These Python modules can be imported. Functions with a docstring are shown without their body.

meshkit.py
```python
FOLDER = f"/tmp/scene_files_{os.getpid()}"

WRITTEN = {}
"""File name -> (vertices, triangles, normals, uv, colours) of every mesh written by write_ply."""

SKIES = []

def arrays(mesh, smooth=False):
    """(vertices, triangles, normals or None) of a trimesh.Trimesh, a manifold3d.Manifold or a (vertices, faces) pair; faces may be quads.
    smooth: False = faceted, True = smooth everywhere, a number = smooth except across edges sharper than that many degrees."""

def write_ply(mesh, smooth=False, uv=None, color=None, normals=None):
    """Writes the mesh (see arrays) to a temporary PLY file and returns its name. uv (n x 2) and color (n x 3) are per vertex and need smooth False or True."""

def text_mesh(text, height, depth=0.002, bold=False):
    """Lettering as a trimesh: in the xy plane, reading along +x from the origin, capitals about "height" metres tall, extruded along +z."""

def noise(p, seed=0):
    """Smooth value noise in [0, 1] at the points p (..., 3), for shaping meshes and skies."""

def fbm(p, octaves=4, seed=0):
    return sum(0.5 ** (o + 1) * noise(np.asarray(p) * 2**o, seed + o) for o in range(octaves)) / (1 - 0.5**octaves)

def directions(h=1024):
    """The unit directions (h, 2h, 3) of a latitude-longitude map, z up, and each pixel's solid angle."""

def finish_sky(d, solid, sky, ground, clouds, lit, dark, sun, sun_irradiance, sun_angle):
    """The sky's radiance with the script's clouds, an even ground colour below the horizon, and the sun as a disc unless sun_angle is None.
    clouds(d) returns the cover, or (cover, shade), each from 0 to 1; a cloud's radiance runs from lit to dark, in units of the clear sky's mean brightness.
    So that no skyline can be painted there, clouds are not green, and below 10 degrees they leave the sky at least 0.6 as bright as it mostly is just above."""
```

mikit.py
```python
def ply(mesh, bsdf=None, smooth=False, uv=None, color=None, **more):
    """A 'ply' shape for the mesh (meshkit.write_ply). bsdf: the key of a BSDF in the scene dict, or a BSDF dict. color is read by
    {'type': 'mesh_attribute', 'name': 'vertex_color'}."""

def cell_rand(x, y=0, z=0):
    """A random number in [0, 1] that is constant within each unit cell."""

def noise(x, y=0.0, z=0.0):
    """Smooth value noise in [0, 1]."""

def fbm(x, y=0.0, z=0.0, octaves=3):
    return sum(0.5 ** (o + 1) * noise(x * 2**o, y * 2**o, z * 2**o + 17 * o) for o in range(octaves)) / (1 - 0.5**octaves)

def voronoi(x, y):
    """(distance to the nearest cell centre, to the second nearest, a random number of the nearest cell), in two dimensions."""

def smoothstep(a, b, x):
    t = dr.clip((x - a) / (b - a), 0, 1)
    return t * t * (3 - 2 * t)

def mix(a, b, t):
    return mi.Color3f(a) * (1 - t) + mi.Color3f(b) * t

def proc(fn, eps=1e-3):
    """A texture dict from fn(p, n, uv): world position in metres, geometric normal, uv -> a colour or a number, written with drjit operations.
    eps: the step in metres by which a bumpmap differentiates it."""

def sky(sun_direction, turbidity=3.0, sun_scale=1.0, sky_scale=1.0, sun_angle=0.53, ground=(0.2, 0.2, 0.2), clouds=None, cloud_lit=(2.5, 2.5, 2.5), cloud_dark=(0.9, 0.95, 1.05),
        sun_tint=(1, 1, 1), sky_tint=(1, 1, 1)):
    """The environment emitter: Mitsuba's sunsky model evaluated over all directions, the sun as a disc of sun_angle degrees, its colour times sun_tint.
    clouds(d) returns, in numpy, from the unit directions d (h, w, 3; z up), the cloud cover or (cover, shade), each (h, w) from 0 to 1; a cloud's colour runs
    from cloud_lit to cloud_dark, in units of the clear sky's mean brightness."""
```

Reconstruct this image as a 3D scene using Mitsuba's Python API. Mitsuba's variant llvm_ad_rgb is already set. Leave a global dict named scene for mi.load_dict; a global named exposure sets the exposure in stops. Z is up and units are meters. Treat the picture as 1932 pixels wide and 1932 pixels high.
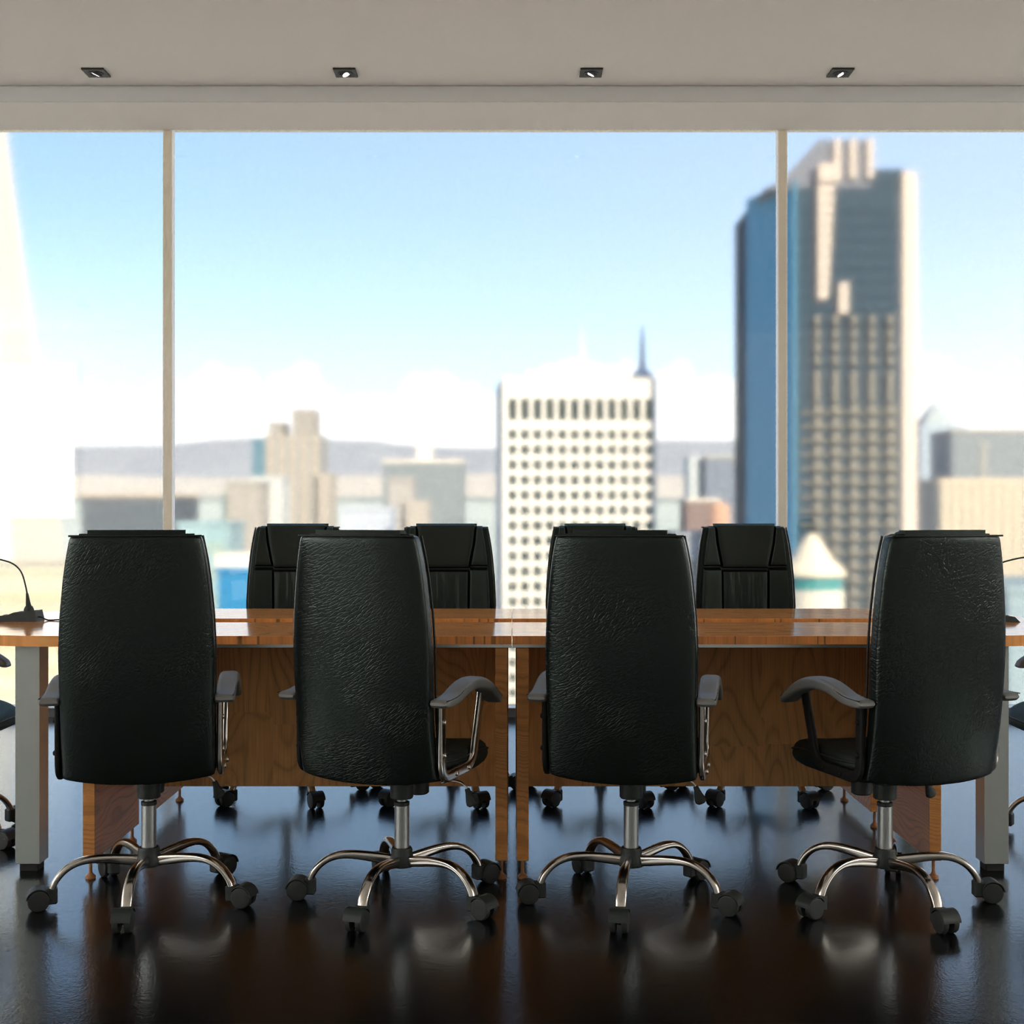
import math, random, numpy as np, trimesh, mitsuba as mi, drjit as dr, mikit, meshkit
from mikit import proc, noise, fbm, voronoi, cell_rand, smoothstep, mix

random.seed(7); RNG = np.random.default_rng(7)
T = mi.ScalarTransform4f
scene, labels = {}, {}

# ------------------------------------------------------------------ camera, sky, lamps, exposure
CAM_Z = 1.13
scene['camera'] = {'type': 'perspective', 'fov': math.degrees(2 * math.atan(966 / 2430.0)), 'fov_axis': 'x', 'near_clip': 0.05, 'far_clip': 20000.0,
                   'to_world': T().look_at(origin=[0, 0, CAM_Z], target=[0, 10, CAM_Z], up=[0, 0, 1])}
SUN = (0.45, -0.75, 0.50)


def clouds(d):
    el = np.degrees(np.arcsin(np.clip(d[..., 2], -1, 1)))
    az = np.degrees(np.arctan2(d[..., 0], d[..., 1]))
    n = meshkit.fbm(np.stack([az * 0.55, el * 0.35, 0 * az + 3.0], -1), 4, 5)
    top = 4.0 + 4.0 * n
    bank = np.clip((top - el) / 0.55, 0, 1)
    wisps = 0.12 * np.clip(1.0 - (el - 4) / 9.0, 0, 1) + 0.30 * np.clip((az + 20) / 55.0, 0, 1) * np.clip((140 - az) / 60.0, 0, 1) * np.clip((45 - el) / 30.0, 0, 1)
    return np.clip(np.maximum(bank * 0.95, wisps), 0, 1), 0.0 * el


SKY_SCALE = 7.5
scene['sky'] = mikit.sky(SUN, turbidity=2.6, sun_scale=SKY_SCALE * 1.0, sky_scale=SKY_SCALE, sun_angle=1.0, ground=(0.30, 0.30, 0.29), clouds=clouds,
                         cloud_lit=(2.6, 2.6, 2.55), cloud_dark=(1.2, 1.25, 1.3), sky_tint=(0.97, 0.97, 1.0), sun_tint=(0.96, 1.0, 1.03))
exposure = 0.0
SIDE_FILL_RADIANCE = 7.0           # unseen fill panels added on the side walls, level with the camera
PANEL_RADIANCE = 2.8          # the backlit white wall panel behind the camera (seen mirrored in the glass)
LENS_RADIANCE = 1.7

# ------------------------------------------------------------------ materials
def principled(c, rough, **k):
    return {'type': 'principled', 'base_color': c if isinstance(c, dict) else {'type': 'rgb', 'value': list(c)}, 'roughness': rough, **k}


def two(b):
    return {'type': 'twosided', 'bsdf': b}


def bump(b, fn, scale, eps=1e-3):
    return {'type': 'bumpmap', 'arbitrary': proc(fn, eps), 'scale': scale, 'bsdf': b}


def leather_height(p, n, uv):
    a, c = p.x + 0.8 * p.y, p.z
    w = 0.010 * fbm(p.x * 9, p.y * 9, p.z * 9, 3)
    u, v = (a * 0.72 + c * 0.69) + w, (c * 0.72 - a * 0.69) + w
    f1, s1, _ = voronoi(u * 50, v * 138)
    f2, s2, _ = voronoi(u * 215, v * 260)
    cr = smoothstep(0.0, 0.30, s1 - f1)
    fine = smoothstep(0.0, 0.45, s2 - f2)
    deep = smoothstep(0.45, 0.75, fbm(p.x * 7, p.y * 7, p.z * 7, 2))
    return cr * (0.35 + 0.65 * deep) + 0.16 * fine


def pebble_height(p, n, uv):
    f2, s2, _ = voronoi((p.x + 0.7 * p.y) * 240, (p.z + 0.55 * p.y) * 240)
    return smoothstep(0.0, 0.5, s2 - f2)


def wood_rings(s, t, seed, stretch, freq):
    """Cathedral grain: s across the grain, t along it. Thin dark growth lines, fine pores and a slow change of tone."""
    w = fbm(s * 3.2 + seed, t * stretch, seed, 3)
    q = (s * 3.0 + 3.0 * w) * freq
    r = dr.abs(q - dr.floor(q) - 0.5)
    line = smoothstep(0.0, 0.20, r) * (0.75 + 0.25 * smoothstep(0.25, 0.5, r))
    fine = noise(s * 420, t * 9.0, seed)
    return line, fine, w


def wood_color(line, fine, w, tone):
    c = mix((0.375, 0.185, 0.062), (0.500, 0.262, 0.094), line)
    c = c * (0.84 + 0.24 * fine) * (0.88 + 0.24 * w)
    return c * tone


def wood_panel(p, n, uv):       # upright boards, grain along z, board blocks of a quarter metre
    bx = dr.floor(p.x * 4.2 + 0.5 * cell_rand(dr.floor(p.z * 2.3), 7))
    bz = dr.floor(p.z * 2.9 + cell_rand(bx, 3))
    k = cell_rand(bx, bz, 11)
    line, fine, w = wood_rings(p.x + 5 * k, p.z + 3 * k, 2.0, 0.9, 6.5)
    return wood_color(line, fine, w, 0.92 + 0.16 * k)


def wood_side(p, n, uv):        # grain along the depth of the leg panels, so that its fronts show wavy level lines
    w0 = 0.02 * fbm(p.x * 30, p.z * 7, 1.0, 3)
    line, fine, w = wood_rings(p.z + w0 + p.x * 0.15, p.y * 1.0, 4.0, 1.2, 14.0)
    return wood_color(line, fine, w, 1.05) * mi.Color3f(1.12, 0.92, 0.74)


def wood_top(p, n, uv):
    k = cell_rand(dr.floor(p.x * 3.3), dr.floor(p.y * 5))
    line, fine, w = wood_rings(p.y * 1.0 + 3 * k, p.x, 8.0, 0.8, 7.0)
    return dr.minimum(wood_color(line, fine, w, 1.75 + 0.2 * k) * mi.Color3f(1.08, 0.92, 0.85), 0.96)


def wood_edge(p, n, uv):        # edge banding: narrow upright stripes
    a = noise(p.x * 55, 3.0, 1.0)
    b = noise(p.x * 260, 9.0, 2.0)
    c = smoothstep(0.86, 0.93, noise(p.x * 95, 5.0, 4.0))
    return mix((0.86, 0.32, 0.085), (0.54, 0.20, 0.058), 0.6 * a + 0.35 * b) * (1 - 0.6 * c)


def floor_height(p, n, uv):
    return 0.55 * fbm(p.x * 70, p.y * 70, 0.0, 3) + 0.45 * noise(p.x * 260, p.y * 260, 2.0)


def plaster_height(p, n, uv):
    return fbm(p.x * 16, p.y * 26 + p.z * 26, p.z * 3, 4)


MAT = {
    'm_leather': two(bump(principled((0.0046, 0.0062, 0.0057), 0.26, specular=0.42, spec_tint=0.75), leather_height, 0.0007, 6e-4)),
    'm_arm': two(bump({'type': 'roughplastic', 'distribution': 'ggx', 'alpha': 0.22, 'int_ior': 1.9, 'diffuse_reflectance': {'type': 'rgb', 'value': [.25, .255, .235]}}, pebble_height, 0.0003, 5e-4)),
    'm_leather_smooth': two(bump({'type': 'roughplastic', 'distribution': 'ggx', 'alpha': 0.24, 'int_ior': 1.55, 'specular_reflectance': {'type': 'rgb', 'value': [.66, .80, .72]}, 'diffuse_reflectance': {'type': 'rgb', 'value': [.004, .0056, .0048]}}, pebble_height, 0.00035, 5e-4)),
    'm_piping': two(principled((0.006, 0.0065, 0.0065), 0.5)),
    'm_chrome': two(principled((0.68, 0.63, 0.57), 0.15, metallic=1.0)),
    'm_brushed': two(principled((0.52, 0.53, 0.52), 0.34, metallic=1.0, anisotropic=0.6)),
    'm_rail': two(principled((0.62, 0.65, 0.63), 0.32, metallic=1.0)),
    'm_steel': two(principled((0.46, 0.495, 0.475), 0.40, metallic=0.8)),
    'm_plastic': two(principled((0.018, 0.025, 0.0235), 0.50, specular=0.5)),
    'm_rubber': two(principled((0.012, 0.012, 0.012), 0.7)),
    'm_wheel': two(principled((0.018, 0.020, 0.019), 0.55)),
    'm_foot': two(principled((0.36, 0.15, 0.055), 0.45)),
    'm_wood_panel': two(principled(proc(wood_panel), 0.42, specular=0.4)),
    'm_wood_side': two(principled(proc(wood_side), 0.42, specular=0.4)),
    'm_wood_top': two({'type': 'roughplastic', 'distribution': 'ggx', 'alpha': 0.012, 'int_ior': 1.36, 'diffuse_reflectance': proc(wood_top), 'nonlinear': False}),
    'm_wood_edge': two(principled(proc(wood_edge), 0.40, specular=0.4)),
    'm_floor': two(bump({'type': 'roughplastic', 'distribution': 'ggx', 'alpha': 0.034, 'int_ior': 2.15, 'specular_reflectance': {'type': 'rgb', 'value': [.90, .96, 1.0]}, 'diffuse_reflectance': {'type': 'rgb', 'value': [.0028, .0032, .0032]}}, floor_height, 0.00030, 1e-3)),
    'm_plaster': two(bump({'type': 'diffuse', 'reflectance': {'type': 'rgb', 'value': [0.88, 0.845, 0.80]}}, plaster_height, 0.006, 3e-3)),
    'm_fascia_shade': two(bump({'type': 'diffuse', 'reflectance': {'type': 'rgb', 'value': [0.60, 0.60, 0.585]}}, plaster_height, 0.006, 3e-3)),  # plaster like the ceiling; the fascia's shade is put into this greyer colour
    'm_wall': two({'type': 'diffuse', 'reflectance': {'type': 'rgb', 'value': [0.78, 0.75, 0.71]}}),
    'm_frame': two(principled((0.74, 0.655, 0.51), 0.45)),
    'm_lit_edge': two({'type': 'diffuse', 'reflectance': {'type': 'rgb', 'value': [0.9, 0.89, 0.87]}}),  # white put in for the daylight on the mullion sides
    'm_sill': two(principled((0.70, 0.70, 0.70), 0.4)),
    'm_kick': two(principled((0.055, 0.06, 0.063), 0.4)),
    'm_matte': two(principled((0.006, 0.0065, 0.0065), 0.6, specular=0.25)),
    'm_black': two(principled((0.012, 0.013, 0.013), 0.45)),
    'm_pane': {'type': 'thindielectric', 'int_ior': 1.8},
    # sheet added behind the clear panes; it scatters the city in place of lens blur
    'm_blur_sheet': {'type': 'blendbsdf', 'weight': 0.97,
                  'bsdf_0': {'type': 'thindielectric', 'int_ior': 1.02},
                  'bsdf_1': {'type': 'roughdielectric', 'distribution': 'beckmann', 'alpha': 0.092, 'int_ior': 1.02, 'ext_ior': 1.0}},
}
scene.update(MAT)


def flat(name, c, rough=None, **k):
    key = 'm_' + name
    if key not in scene:
        scene[key] = two({'type': 'diffuse', 'reflectance': {'type': 'rgb', 'value': list(c)}} if rough is None else principled(c, rough, **k))
    return key


# ------------------------------------------------------------------ naming helpers
def key_for(name):
    if not any(k == name or k.startswith(name + '__') for k in USED):
        return name
    i = 1
    while any(k == f'{name}_{i:03d}' for k in USED):
        i += 1
    return f'{name}_{i:03d}'


USED = set()
COUNTS = {}


def fresh(base):
    """base, base_001, base_002 ..."""
    n = COUNTS.get(base, 0)
    COUNTS[base] = n + 1
    k = base if n == 0 else f'{base}_{n:03d}'
    return k


def thing(name, label, category, group=None):
    k = fresh(name)
    labels[k] = {'label': label, 'category': category}
    if group:
        labels[k]['group'] = group
    return k


def structure(name, label=None):
    labels[name] = {'kind': 'structure'}
    if label:
        labels[name]['label'] = label
    return name


def add(parent, name, shape, to_world=None, label=None, kind=None):
    k = fresh(parent + '__' + name) if name else parent
    scene[k] = dict(shape) if to_world is None else {**shape, 'to_world': to_world}
    if label or kind:
        labels[k] = {**labels.get(k, {}), **({'label': label} if label else {}), **({'kind': kind} if kind else {})}
    return k


# ------------------------------------------------------------------ mesh helpers
def box_mesh(x0, x1, y0, y1, z0, z1, c=0.0):
    if c <= 0:
        m = trimesh.creation.box(extents=(x1 - x0, y1 - y0, z1 - z0))
        m.apply_translation(((x0 + x1) / 2, (y0 + y1) / 2, (z0 + z1) / 2))
        return m
    pts = []
    for x, sx in ((x0, 1), (x1, -1)):
        for y, sy in ((y0, 1), (y1, -1)):
            for z, sz in ((z0, 1), (z1, -1)):
                pts += [(x + sx * c, y + sy * c, z), (x + sx * c, y, z + sz * c), (x, y + sy * c, z + sz * c)]
    return trimesh.convex.convex_hull(np.array(pts))


def box(x0, x1, y0, y1, z0, z1, mat, c=0.0):
    return mikit.ply(box_mesh(x0, x1, y0, y1, z0, z1, c), mat)


def loft(rings, cap=True):
    R = np.asarray(rings, float)
    m, n = R.shape[:2]
    v = R.reshape(-1, 3)
    i, j = np.meshgrid(np.arange(m - 1), np.arange(n), indexing='ij')
    a, b = i * n + j, i * n + (j + 1) % n
    c, d = a + n, b + n
    f = np.concatenate([np.stack([a, b, d], -1).reshape(-1, 3), np.stack([a, d, c], -1).reshape(-1, 3)])
    if cap:
        v = np.vstack([v, R[0].mean(0), R[-1].mean(0)])
        k = np.arange(n)
        f = np.vstack([f, np.stack([(k + 1) % n, k, k * 0 + m * n], -1), np.stack([(m - 1) * n + k, (m - 1) * n + (k + 1) % n, k * 0 + m * n + 1], -1)])
    mesh = trimesh.Trimesh(v, f, process=False)
    if mesh.volume < 0:
        mesh.invert()
    return mesh


def lathe(profile, n=32):
    """profile [(r, z)] from bottom to top around z."""
    a = np.arange(n) * 2 * np.pi / n
    return loft([[(max(r, 1e-5) * math.cos(t), max(r, 1e-5) * math.sin(t), z) for t in a] for r, z in profile])


def sweep(path, sections, up=(1, 0, 0), closed=False):
    """path (m,3); sections: (n,2) or list of m (n,2) in (side, normal) coordinates; side stays near 'up'."""
    P = np.asarray(path, float)
    t = np.gradient(P, axis=0)
    if closed:
        t = np.roll(P, -1, 0) - np.roll(P, 1, 0)
    t /= np.linalg.norm(t, axis=1, keepdims=True)
    rings = []
    for i, p in enumerate(P):
        s = np.array(up, float)
        s = s - t[i] * (s @ t[i]); s /= np.linalg.norm(s)
        nrm = np.cross(t[i], s)
        sec = np.asarray(sections[i] if isinstance(sections, list) else sections)
        rings.append(p + sec[:, :1] * s + sec[:, 1:] * nrm)
    if closed:
        rings.append(rings[0])
    return loft(rings, cap=not closed)


def ellipse(a, b, n=16, p=2.0):
    t = np.arange(n) * 2 * np.pi / n + math.pi / n
    c, s = np.cos(t), np.sin(t)
    return np.stack([a * np.sign(c) * np.abs(c) ** (2 / p), b * np.sign(s) * np.abs(s) ** (2 / p)], -1)


def fillet(pts, radii, n=7):
    """Polyline through pts with its inner corners rounded."""
    P = [np.array(p, float) for p in pts]
    out = [P[0]]
    for i in range(1, len(P) - 1):
        a, b = P[i - 1] - P[i], P[i + 1] - P[i]
        la, lb = np.linalg.norm(a), np.linalg.norm(b)
        r = min(radii[i - 1], la * 0.48, lb * 0.48)
        p0, p1 = P[i] + a / la * r, P[i] + b / lb * r
        for k in np.linspace(0, 1, n):
            out.append((1 - k) ** 2 * p0 + 2 * k * (1 - k) * P[i] + k * k * p1)
    out.append(P[-1])
    return np.array(out)


def spline(pts, n=40):
    from scipy.interpolate import CubicSpline
    P = np.array(pts, float)
    s = np.concatenate([[0], np.cumsum(np.linalg.norm(np.diff(P, axis=0), axis=1))])
    return CubicSpline(s, P)(np.linspace(0, s[-1], n))


# ------------------------------------------------------------------ the room
X0, X1, YB, YW = -7.4, 7.4, -1.5, 7.1
ZC, ZS = 3.307, 3.23
structure('floor', 'glossy black floor with a fine ripple')
scene['floor'] = box(X0 - .2, X1 + .2, YB - .2, 7.24, -0.12, 0.0, 'm_floor')
structure('ceiling', 'pale grey plaster ceiling')
scene['ceiling'] = mikit.ply(trimesh.util.concatenate([box_mesh(X0 - .2, X1 + .2, YB - .2, 6.572, ZC, ZC + .10), box_mesh(X0 - .2, X1 + .2, YB - .2, 6.60, ZC + .10, ZC + .15)]), 'm_plaster')
structure('trim_1', 'lower plaster soffit along the window head')
structure('trim_12', 'fascia strip at the step of the ceiling, its shade put into the grey')
scene['trim_12'] = box(X0, X1, 6.593, 6.5995, ZS, ZC + 0.09, 'm_fascia_shade', .001)
scene['trim_1'] = box(X0 - .2, X1 + .2, 6.60, YW - 0.012, ZS, ZC + 0.15, 'm_plaster', 0.004)
structure('wall_left'); scene['wall_left'] = box(X0 - .2, X0, YB - .2, 7.24, 0, ZC, 'm_wall')
structure('wall_right'); scene['wall_right'] = box(X1, X1 + .2, YB - .2, 7.24, 0, ZC, 'm_wall')
structure('wall_back'); scene['wall_back'] = box(X0, X1, YB - .2, YB, 0, ZC, 'm_wall')
structure('trim_2', 'window head frame')
scene['trim_2'] = box(X0, X1, YW, 7.24, ZS + 0.034, ZC + 0.15, 'm_frame')

MULL = [-5.29, -1.899, 1.492, 4.883]
edges = [X0] + MULL + [X1]
for i in range(5):
    w = structure(f'window_{i + 1}', 'tall fixed pane of the window wall')
    a, b = edges[i] + (0.0005 if i else 0), edges[i + 1] - (0.0005 if i < 4 else 0)
    e0 = e1 = 0
    add(w, 'pane', mikit.ply(([(a - e0, 7.094, 0.058), (b + e1, 7.094, 0.058), (b + e1, 7.094, ZS + .034), (a - e0, 7.094, ZS + .034)], [[0, 1, 2], [0, 2, 3]]), 'm_pane'))
    add(w, 'blur_sheet', box(a, b, 7.160, 7.166, 0.05, ZS + .034, 'm_blur_sheet'))
    add(w, 'sill', box(a, b, 7.070, 7.158, 0.052, 0.0575, 'm_sill', .001))
    add(w, 'kick_plate', box(a, b, 7.085, 7.22, 0.0, 0.0515, 'm_kick', .001))
for i, x in enumerate(MULL):
    structure(f'trim_{i + 3}', 'beige metal window mullion')
    scene[f'trim_{i + 3}'] = box(x - .0225, x + .0225, 7.10, 7.150, 0.058, ZS + .034, 'm_frame', .0012)
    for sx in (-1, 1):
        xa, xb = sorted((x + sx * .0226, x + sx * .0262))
        add(f'trim_{i + 3}', 'lit_edge', box(xa, xb, 7.102, 7.156, 0.058, ZS + .034, 'm_lit_edge'), label='white strip standing in for the sky-lit mullion side')  # strips added to show the mullion sides as lit by the sky

# backlit wall panel on the back wall
pn = thing('light_panel', 'large backlit white wall panel mirrored at the left of the window', 'wall light')
add(pn, 'frame', box(-7.34, -5.27, YB + .031, YB + .05, 1.03, 2.97, 'm_frame', .004))
add(pn, 'diffuser', {**mikit.ply(box_mesh(-7.30, -5.31, YB + .051, YB + .06, 1.06, 2.93), flat('white', (.8, .8, .8))),
                     'emitter': {'type': 'area', 'radiance': {'type': 'rgb', 'value': [PANEL_RADIANCE * c for c in (1, .985, .95)]}}})

for word, sx in (('left', -1), ('right', 1)):  # both panels are added out of view to fill the room with light
    pn = thing('light_panel', f'added fill light panel on the {word} side wall, beside the camera and outside the picture', 'wall light')
    xa, xb = sorted((sx * (X1 - .001), sx * (X1 - .05)))
    add(pn, 'frame', box(xa, xb, -.44, 4.54, 1.71, 3.14, 'm_frame', .004))
    xa, xb = sorted((sx * (X1 - .0505), sx * (X1 - .06)))
    add(pn, 'diffuser', {**mikit.ply(box_mesh(xa, xb, -.40, 4.50, 1.75, 3.10), 'm_white'),
                         'emitter': {'type': 'area', 'radiance': {'type': 'rgb', 'value': [SIDE_FILL_RADIANCE * c for c in (1, .96, .89)]}}})

# recessed spotlights
plate = box_mesh(-.055, .055, -.06, .06, -.009, 0, .0012)
ring_prof = [(.037, -.0005), (.037, -.0125), (.0335, -.0135), (.0325, -.0125), (.0325, -.0005)]
def tube_ring(r0, r1, z0, z1, n=40):
    a = np.arange(n) * 2 * np.pi / n
    R = [[(r * math.cos(t), r * math.sin(t), z) for t in a] for r, z in ((r0, z0), (r1, z0), (r1, z1), (r0, z1), (r0, z0))]
    return loft(R, cap=False)
spot_plate = mikit.ply(plate, 'm_black')
spot_ring = mikit.ply(tube_ring(.029, .036, -.0125, -.0085), 'm_plastic', 30)
spot_can = mikit.ply(lathe([(.0235, .012), (.0245, -.006), (.0225, -.0075)], 32), 'm_black', 40)
lens = {**mikit.ply(lathe([(.0195, -.0078), (.0205, -.0092), (.012, -.0104), (.001, -.0106)], 32), flat('lens', (.8, .8, .8)), 40),
        'emitter': {'type': 'area', 'radiance': {'type': 'rgb', 'value': [LENS_RADIANCE * c for c in (1, .96, .88)]}}}
ORD = ['first', 'second', 'third', 'fourth', 'fifth', 'sixth', 'seventh', 'eighth']
LAMP_X = [-4.525, -3.29, -2.057, -.823, .391, 1.624, 2.857, 4.09]
for row, (yl, n0, n1) in enumerate(((6.37, 2, 6), (.60, 0, 8))):
    for j in range(n0, n1):
        which = {2: 'leftmost square black spotlight in the ceiling left of the left mullion', 3: 'square black ceiling spotlight second from the left, above the centre-left chair',
                 4: 'square black ceiling spotlight third from the left, above the white office block', 5: 'rightmost square black ceiling spotlight, above the dark tower'}
        s = thing('ceiling_spotlight', which[j] if row == 0 else f'square black ceiling spotlight above the camera, {ORD[j]} from the left wall', 'spotlight',
                  'front row of ceiling spotlights' if row == 0 else 'back row of ceiling spotlights')
        base = T().translate([LAMP_X[j], yl, ZC])
        tilt = base @ T().translate([0, 0, -.006]) @ T().rotate([0.25, 1, 0], 26 if j % 2 == 0 else -26)
        add(s, 'plate', spot_plate, base); add(s, 'trim_ring', spot_ring, base)
        add(s, 'lamp', spot_can, tilt); add(s, 'lens', lens, tilt)

# ------------------------------------------------------------------ the tables
def desk(x0, x1, y0, y1, front, label, outer):
    """front: -1 = its rail and edge banding face -y, +1 = +y. outer: which side the heavy leg stands at (unused, both legs alike)."""
    d = thing('desk', label, 'table', 'middle desks of the conference table')
    zt, zb = 0.75, 0.7245
    add(d, 'tabletop', box(x0, x1, y0 + .002, y1 - .002, zb, zt, 'm_wood_top', .0012))
    for yy in (y0, y1):
        a, b = (yy, yy + .0019) if yy == y0 else (yy - .0019, yy)
        add(d, 'edge_band', box(x0, x1, a, b, zb, zt - .0004, 'm_wood_edge'), label='striped veneer edge')
    yr = y0 if front < 0 else y1
    s = 1 if front < 0 else -1
    ya, yb = sorted((yr + s * .008, yr + s * .040))
    add(d, 'rail', box(x0 + .001, x1 - .001, ya, yb, .7135, .7243, 'm_rail', .0008), label='polished steel rail')
    for xl in (x0 + (.0135 if abs(x0) < .5 else 0), x1 - .037 - (.0135 if abs(x1) < .5 else 0)):
        lp = add(d, 'leg_panel', box(xl, xl + .037, y0 + .012, y1 - .012, .058, .7134, 'm_wood_side', .0012))
        for yf in (y0 + .03, y1 - .03):
            add(lp, 'foot', foot, T().translate([xl + .0185, yf, 0]), label='copper coloured levelling foot')
    ym = y1 - .075 if front < 0 else y0 + .055
    for xm in (x0 + .05,):
        add(d, 'modesty_panel', box(x0 + .0505, x1 - .0505, ym, ym + .02, .20, .7134, 'm_wood_panel', .001))
    return d


foot = mikit.ply(lathe([(.0150, 0), (.0156, .003), (.0150, .008), (.008, .014), (.0052, .019), (.0052, .0585)], 28), 'm_foot', 40)
YN0, YN1, YF0, YF1 = 3.945, 4.44, 4.59, 5.07
XD = 1.319
desk(-XD, -.0007, YN0, YN1, -1, 'near left wooden desk with steel rail, behind the two left chairs', -1)
desk(.0007, XD, YN0, YN1, -1, 'near right wooden desk with steel rail, behind the two right chairs', 1)
desk(-XD, -.0007, YF0, YF1, 1, 'far left wooden desk on the window side, left of the centre seam', -1)
desk(.0007, XD, YF0, YF1, 1, 'far right wooden desk on the window side, right of the centre seam', 1)
from shapely.geometry import Polygon
for sgn, word in ((-1, 'left'), (1, 'right')):
    e = thing('end_desk', f'rounded wooden end desk with a microphone at the {word} end of the table', 'table')
    yc, hy = (YN0 + YF1) / 2, (YF1 - YN0) / 2
    th = np.linspace(-math.pi / 2, math.pi / 2, 61)
    c, s_ = np.cos(th), np.sin(th)
    pts = [(sgn * (XD + .003 + .525 * abs(a) ** (2 / 2.8)), yc + hy * math.copysign(abs(b) ** (2 / 2.8), b)) for a, b in zip(c, s_)]
    poly = Polygon(pts).buffer(0)
    top = trimesh.creation.extrude_polygon(poly, .033, engine='earcut'); top.apply_translation([0, 0, .717])
    add(e, 'tabletop', mikit.ply(top, 'm_wood_top', 30))
    for yl in (4.04, 4.893):
        lg = add(e, 'leg', box(sgn * 1.52 - .0385, sgn * 1.52 + .0385, yl, yl + .077, .0255, .7169, 'm_steel', .0012), label='square brushed steel leg')
        add(lg, 'foot', box(sgn * 1.52 - .0285, sgn * 1.52 + .0285, yl + .01, yl + .067, 0.0, .0254, 'm_rubber', .0015), label='black rubber foot')
    ap = box_mesh(min(sgn * 1.34, sgn * 1.36), max(sgn * 1.34, sgn * 1.36), 4.05, 4.96, .60, .7168, .001)

# ------------------------------------------------------------------ office chair
def back_halfwidth(z):
    return np.interp(z, [.385, .45, .55, .60, .65, .75, .85, .95, 1.0, 1.04, 1.066], [.2045, .2035, .2035, .204, .2055, .207, .2025, .193, .186, .1785, .173])


from scipy.interpolate import CubicSpline
_BACK = CubicSpline([.385, .50, .62, .75, .88, 1.0, 1.066], [-.256, -.284, -.300, -.309, -.313, -.316, -.318])


def back_y(z):
    """local y of the shell's rear face at its middle (the chair faces +y)"""
    return _BACK(z)


BEND = .030


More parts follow.
